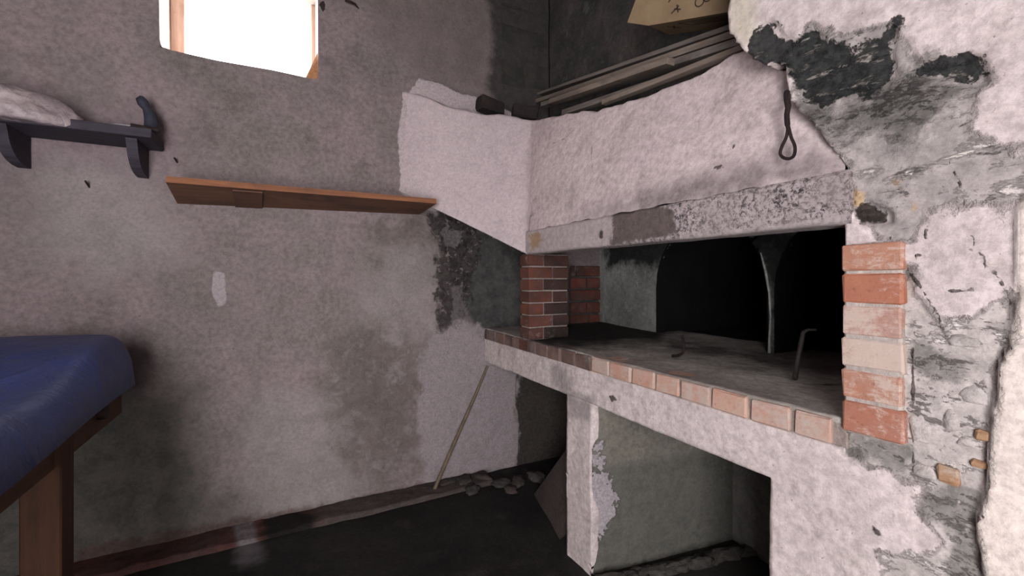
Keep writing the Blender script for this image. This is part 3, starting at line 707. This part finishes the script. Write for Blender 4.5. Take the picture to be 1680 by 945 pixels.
# bench table with blue tarpaulin
m_leg = wood('table_timber', (70, 45, 30), (58, 37, 26), (44, 28, 22), 2)
m_rail = wood('table_rail_timber', (84, 60, 42), (70, 48, 36), (52, 36, 28), 1)
tb = empty('work_table', (-1.1, 1.6, -.02)); tag(tb, 'brown wooden work table standing at the left under a blue sheet', 'table')
for (x, y) in ((-.625, 1.80), (-1.62, 1.80), (-.625, .75), (-1.62, .75)):
    adopt(box('leg', (x-.045, y-.045, -.018), (x+.045, y+.045, .86), m_leg, bev=.004), tb)
adopt(box('rail', (-.640, .60, .745), (-.595, 2.36, .855), m_rail, bev=.004), tb)
adopt(box('rail', (-1.66, .60, .745), (-1.615, 2.36, .855), m_rail, bev=.004), tb)
adopt(box('rail', (-1.61, 2.31, .745), (-.645, 2.355, .855), wood('table_cross_timber', (110, 78, 54), (90, 62, 46), (70, 48, 36), 0), bev=.004), tb)
adopt(box('tabletop', (-1.68, .58, .857), (-.585, 2.40, .885), m_leg, bev=.005), tb)
adopt(tube('bolt', [(-.60, 2.10, .82), (-.572, 2.10, .82)], .028, m_iron, None, 12), tb)
mat_blue = MB('blue_tarpaulin', .5); mat_blue.b.inputs['Specular IOR Level'].default_value = .9
mat_blue.bump(mat_blue.noise(5, 6, .6, dist=1.0), .02); mat_blue.bump(mat_blue.noise(220, 2, .5), .0006)
mat_blue = mat_blue.done(mat_blue.mix(mat_blue.ramp(mat_blue.noise(3, 6, .6), .35, .65), (30, 52, 112), (26, 44, 98)))
NX, NY = 110, 150; V = []
x0, x1, yy0, yy1 = -1.74, -.545, .50, 2.47
for i in range(NX+1):
    for j in range(NY+1):
        x = x0+(x1-x0)*i/NX; y = yy0+(yy1-yy0)*j/NY; V.append((x, y, 0))
V = np.array(V)
cx, cy = (x0+x1)/2, (yy0+yy1)/2; hx, hy = (x1-x0)/2, (yy1-yy0)/2
rc = .16; qx = np.abs(V[:, 0]-cx)-(hx-rc); qy = np.abs(V[:, 1]-cy)-(hy-rc)
# pull the outline in to a rounded corner
ox = np.maximum(qx, 0); oy = np.maximum(qy, 0); l = np.hypot(ox, oy)
m_ = (ox > 0) & (oy > 0); mx = np.maximum(ox, oy); k = np.where(m_, mx/np.maximum(l, 1e-6), 1)
V[:, 0] = np.where(m_, cx+np.sign(V[:, 0]-cx)*((hx-rc)+ox*k), V[:, 0]); V[:, 1] = np.where(m_, cy+np.sign(V[:, 1]-cy)*((hy-rc)+oy*k), V[:, 1])
ox = np.maximum(np.abs(V[:, 0]-cx)-(hx-rc), 0); oy = np.maximum(np.abs(V[:, 1]-cy)-(hy-rc), 0); inn = rc-np.hypot(ox, oy)
edge_d = np.minimum(inn, rc)                      # distance in from the hem
th_ = np.clip((V[:, 1]-1.55)/.75, 0, 1); top = .962+.105*th_*th_*(3-2*th_)
rr = .085; e = np.clip(edge_d/rr, 0, 1); prof_ = np.sqrt(np.clip(1-(1-e)**2, 0, 1))
hem = .862-.03*np.clip((1.9-V[:, 1])/.5, 0, 1); V[:, 2] = hem+(top-hem)*prof_
P3 = V.copy(); P3[:, 2] = 0
V[:, 2] += (fbm(P3, 2.2, 3, 2)*.020+fbm(P3*np.array([1, .35, 1]), 9, 3, 6)*.008)*np.clip(edge_d/.05, .3, 1)
# soft folds running along the sheet
V[:, 2] += .012*np.sin((V[:, 0]*1.5+V[:, 1]*.6+fbm(P3, 1.5, 2)*.5)*14)*np.clip((1.9-V[:, 1]), 0, 1)*np.clip(edge_d/.1, 0, 1)
Fq = [(i*(NY+1)+j, (i+1)*(NY+1)+j, (i+1)*(NY+1)+j+1, i*(NY+1)+j+1) for i in range(NX) for j in range(NY)]
tp_ = link_mesh('blue_sheet', V, Fq, mat_blue, None, True)
sm = tp_.modifiers.new('s', 'SOLIDIFY'); sm.thickness = .004
tag(tp_, 'bright blue plastic sheet spread thickly over the wooden table', 'sheet')

# stick
st_ = tube('stick', [onZ(711, 807, -.012), onY(730, 762, 2.63), onY(757, 700, 2.655), onY(779, 650, 2.672), onY(800, 600, 2.686)], [.012, .0115, .011, .010, .0085], wood('cane', (112, 98, 80), (92, 80, 66), (62, 54, 46), 2))
tag(st_, 'thin bare cane leaning on the far wall left of the oven bays', 'stick')

# slab leaning in the left bay, rubble
m_slab = plaster('brown_slab', (84, 74, 72), (72, 64, 62), None)
p = [onZ(880, 800, -.02), onZ(925, 845, -.02), onY(930, 748, 2.1), onY(905, 760, 2.3)]
c_ = [Vector((1.36, 2.30, -.02)), Vector((1.24, 1.84, -.02)), Vector((1.36, 1.78, .42)), Vector((1.42, 2.02, .36))]
sl = link_mesh('stone_slab', c_+[v+Vector((.05, .02, 0)) for v in c_], [(0, 1, 2, 3), (7, 6, 5, 4), (0, 4, 5, 1), (1, 5, 6, 2), (2, 6, 7, 3), (3, 7, 4, 0)], m_slab)
tag(sl, 'brownish slab leaning against the post inside the left bay', 'slab')
m_rub = plaster('rubble_dust', (88, 84, 80), (66, 62, 60), (110, 106, 102), bump=(.02, .006))
rb = empty('rubble_ridge', (1.6, 1.42, -.02)); tag(rb, 'ridge of grey rubble along the foot of the right bay partition', 'rubble')
R_ = random.Random(7)
for i in range(9):
    tt = i/8; x = 1.26+tt*.72; y = 1.485-tt*.14-R_.uniform(0, .02)
    adopt(lump('chunk', (x, y, -.025), (.075+R_.uniform(0, .03), .035, .018+R_.uniform(0, .012)), m_rub, None, i, .45, 3, R_.uniform(-.4, .2), 3.0), rb)
rb2 = empty('rubble_heap', (1.1, 2.64, -.02)); tag(rb2, 'low crumbled heap of rubble at the wall foot behind the cane', 'rubble')
for i, (x, y, s) in enumerate(((735, 790, .05), (762, 786, .06), (792, 782, .06), (822, 790, .055), (850, 788, .06), (880, 780, .06), (700, 800, .04), (775, 800, .05), (838, 800, .045))):
    q_ = onZ(x, y+6, -.02)
    q_.y = min(q_.y, 2.66)
    adopt(lump('chunk', q_, (s*1.2, s*.8, s*.45), m_rub if i % 2 else m_slab, None, i+30, .3, 3, i), rb2)

# irons inside the oven
f0 = onZ(1304, 622, .978)
X1 = f0.x+.05
rk = tube('poker', [f0, onX(1309, 590, X1), onX(1315, 560, X1), onX(1318, 545, X1), onX(1326, 541, X1), onX(1340, 541, X1)], [.008, .008, .008, .007, .005, .004], simple('grey_iron', (70, 66, 64), (52, 48, 46), .6, 15, .001, .4))
tag(rk, 'grey iron poker with bent tip propped before the right oven mouth', 'poker')
h0 = onZ(1103, 584, .976)
hk = tube('iron_hook', spline([onX(1119, 550, h0.x+.02), onX(1122, 565, h0.x+.01), onX(1121, 577, h0.x), onX(1113, 583, h0.x), h0]), .006, m_char)
tag(hk, 'small black curled iron hook lying before the left oven mouth', 'hook')

# bricks on hood ledge
m_sootbrick = simple('sooty_loose_brick', (52, 44, 42), (40, 36, 36), .95, 14, .005)
for i, (x, y, rz, lab) in enumerate(((798, 184, .2, 'dark sooty brick lying on the hood ledge beside the far wall'), (856, 195, -.4, 'dark sooty brick on the hood ledge nearest the plank ends'))):
    q_ = onY(x, y, 2.50-.06*i); o = box('loose_brick', (-.085, -.045, 0), (.085, .045, .08), m_sootbrick, bev=.010, wob=.006, seed=i); o.location = (q_.x+.02, q_.y, q_.z); o.rotation_euler = (0, .10, rz)
    tag(o, lab, 'brick')

# planks lying above the hood
m_old = wood('weathered_plank', (122, 114, 108), (96, 88, 84), (74, 66, 62), 0)
m_old2 = wood('weathered_brown_plank', (128, 116, 106), (104, 92, 84), (80, 70, 64), 0)
def beam(name, A, B, wd, th, mat, roll=0.0):
    d = (B-A); L_ = d.length; x = d.normalized(); z = Vector((0, 0, 1)); y = z.cross(x).normalized(); z = x.cross(y)
    me = bevel_box((L_, wd, th), .003, .002, int(L_*999) % 97); me.name = name; me.materials.append(mat)
    o = bpy.data.objects.new(name, me); COL.objects.link(o)
    o.matrix_world = Matrix.Translation((A+B)/2) @ Matrix((x, y, z)).transposed().to_4x4() @ Matrix.Rotation(roll, 4, 'X')
    return o
PL = [((880, 160, 1.66), (1240, 40, 1.62), .07, .020, .0, 'uppermost grey plank behind the hood, against the smoked wall'),
      ((884, 170, 1.58), (1240, 54, 1.54), .06, .026, 0, 'second grey plank from the top of the heap on the hood'),
      ((892, 176, 1.51), (1240, 70, 1.47), .05, .028, .0, 'grey plank in the middle of the heap, above the short brown one'),
      ((905, 172, 1.44), (1101, 107, 1.42), .045, .030, 0, 'short brown plank ending halfway along the hood'),
      ((925, 190, 1.455), (1240, 90, 1.42), .035, .030, 0, 'brown plank just behind the front edge plank on the hood'),
      ((990, 173, 1.395), (1235, 80, 1.375), .028, .026, 0, 'front plank lying along the top edge of the hood')]
for i, (A, B, wd, th_k, ro, lab) in enumerate(PL):
    o = beam('plank', onX(*A), onX(*B), wd, th_k, m_old if i % 2 == 0 else m_old2, ro); tag(o, lab, 'plank', 'planks above the hood')

# cardboard box above the planks
m_card = simple('cardboard', (136, 116, 90), (122, 102, 80), .85, 5, .001)
m_print = simple('box_print', (52, 42, 38), (62, 52, 46), .85, 8, .0)
C0 = onX(1064, 42, 1.40)                          # near lower corner
def alongray(x, y, dist):
    d = ray(x, y); d.normalize(); return Vector((0, 0, CH))+d*dist
D = (C0-Vector((0, 0, CH))).length
C1 = alongray(1205, 18, D*.93)
ex = (C1-C0).normalized()
tl = alongray(1054, 64, D*1.10)-C0; tl = tl-ex*tl.dot(ex)
W_ = tl.length; tilt = tl.normalized(); up = ex.cross(tilt).normalized()
if up.z < 0: up = -up
Lx = (C1-C0).length*1.35
bx = empty('cardboard_box', C0); tag(bx, 'tan cardboard box with dark print resting on planks above the hood', 'box')
def bquad(name, o, a, b, mat, off=0):
    nrm_ = a.cross(b).normalized()*off
    return [o+nrm_, o+a+nrm_, o+a+b+nrm_, o+b+nrm_]
H_ = .28
corn = [C0, C0+ex*Lx, C0+ex*Lx+tilt*W_, C0+tilt*W_]
upv = up*H_
vv = corn+[v+upv for v in corn]
adopt(link_mesh('carton', vv, [(3, 2, 1, 0), (4, 5, 6, 7), (0, 1, 5, 4), (1, 2, 6, 5), (2, 3, 7, 6), (3, 0, 4, 7)], m_card), bx)
# small side facet of the carton flap
fl_ = [C0, alongray(1029, 37, D*1.02), alongray(1048, -14, D*1.02), C0+upv*.4]
adopt(link_mesh('flap', fl_+[v+tilt*.006 for v in fl_], [(0, 1, 2, 3), (7, 6, 5, 4), (0, 4, 5, 1), (1, 5, 6, 2), (2, 6, 7, 3), (3, 7, 4, 0)], m_card), bx)
# print: outlined panel on the underside, small marks on the side
def on_bottom(u_, v_): return C0+ex*u_+tilt*v_
bn = ex.cross(tilt).normalized()
if bn.z > 0: bn = -bn
bn *= .0015
def strip(a, b, wd, f, nn):
    d = Vector((b[0]-a[0], b[1]-a[1], 0)).normalized(); nx, ny = -d.y*wd/2, d.x*wd/2
    return [f(a[0]+nx, a[1]+ny)+nn, f(b[0]+nx, b[1]+ny)+nn, f(b[0]-nx, b[1]-ny)+nn, f(a[0]-nx, a[1]-ny)+nn]
V = []; Fq = []
def addq(qd):
    k = len(V); V.extend(qd); Fq.append((k, k+1, k+2, k+3))
rc_ = [(.12, .03), (.40, .03), (.40, .085), (.155, .085)]
for i in range(4): addq(strip(rc_[i], rc_[(i+1) % 4], .006, on_bottom, bn))
for k in range(3): addq(strip((.17, .045+k*.013), (.38, .045+k*.013), .004, on_bottom, bn))
addq(strip((.06, .05), (.10, .10), .008, on_bottom, bn)); addq(strip((.09, .05), (.07, .10), .006, on_bottom, bn))
def on_side(u_, v_): return C0+ex*u_+upv.normalized()*v_
sn = ex.cross(upv).normalized()
if sn.y > 0: sn = -sn
sn *= .0015
for a, b in (((.10, .03), (.13, .055)), ((.13, .03), (.12, .06)), ((.11, .045), (.14, .04)), ((.08, .075), (.10, .10))): addq(strip(a, b, .006, on_side, sn))
for cx_, cz_ in ((.215, .055), (.245, .068)):
    for k in range(10):
        a = 2*math.pi*k/10; b = 2*math.pi*(k+1)/10
        addq(strip((cx_+.018*math.cos(a), cz_+.018*math.sin(a)), (cx_+.018*math.cos(b), cz_+.018*math.sin(b)), .005, on_side, sn))
adopt(link_mesh('print', V, Fq, m_print), bx)

# nails and a twig in the far wall
NL = [((140, 297), (147, 308), 'thin dark nail in the far wall below the dark shelf'), ((286, 259), (291, 267), 'dark nail just above the left end of the plank shelf')]
for (a, b, lab) in NL:
    A = onY(*a, 2.66); B = onY(*b, 2.705)
    tag(tube('nail', [A, B], .004, m_iron), lab, 'nail')
tw = tube('twig', [onY(566, 1, 2.66), onY(575, 3, 2.66), onY(583, 7, 2.67), onY(588, 14, 2.70)], [.006, .008, .006, .003], m_iron); tag(tw, 'short dark twig sticking out of the wall right of the window', 'twig')
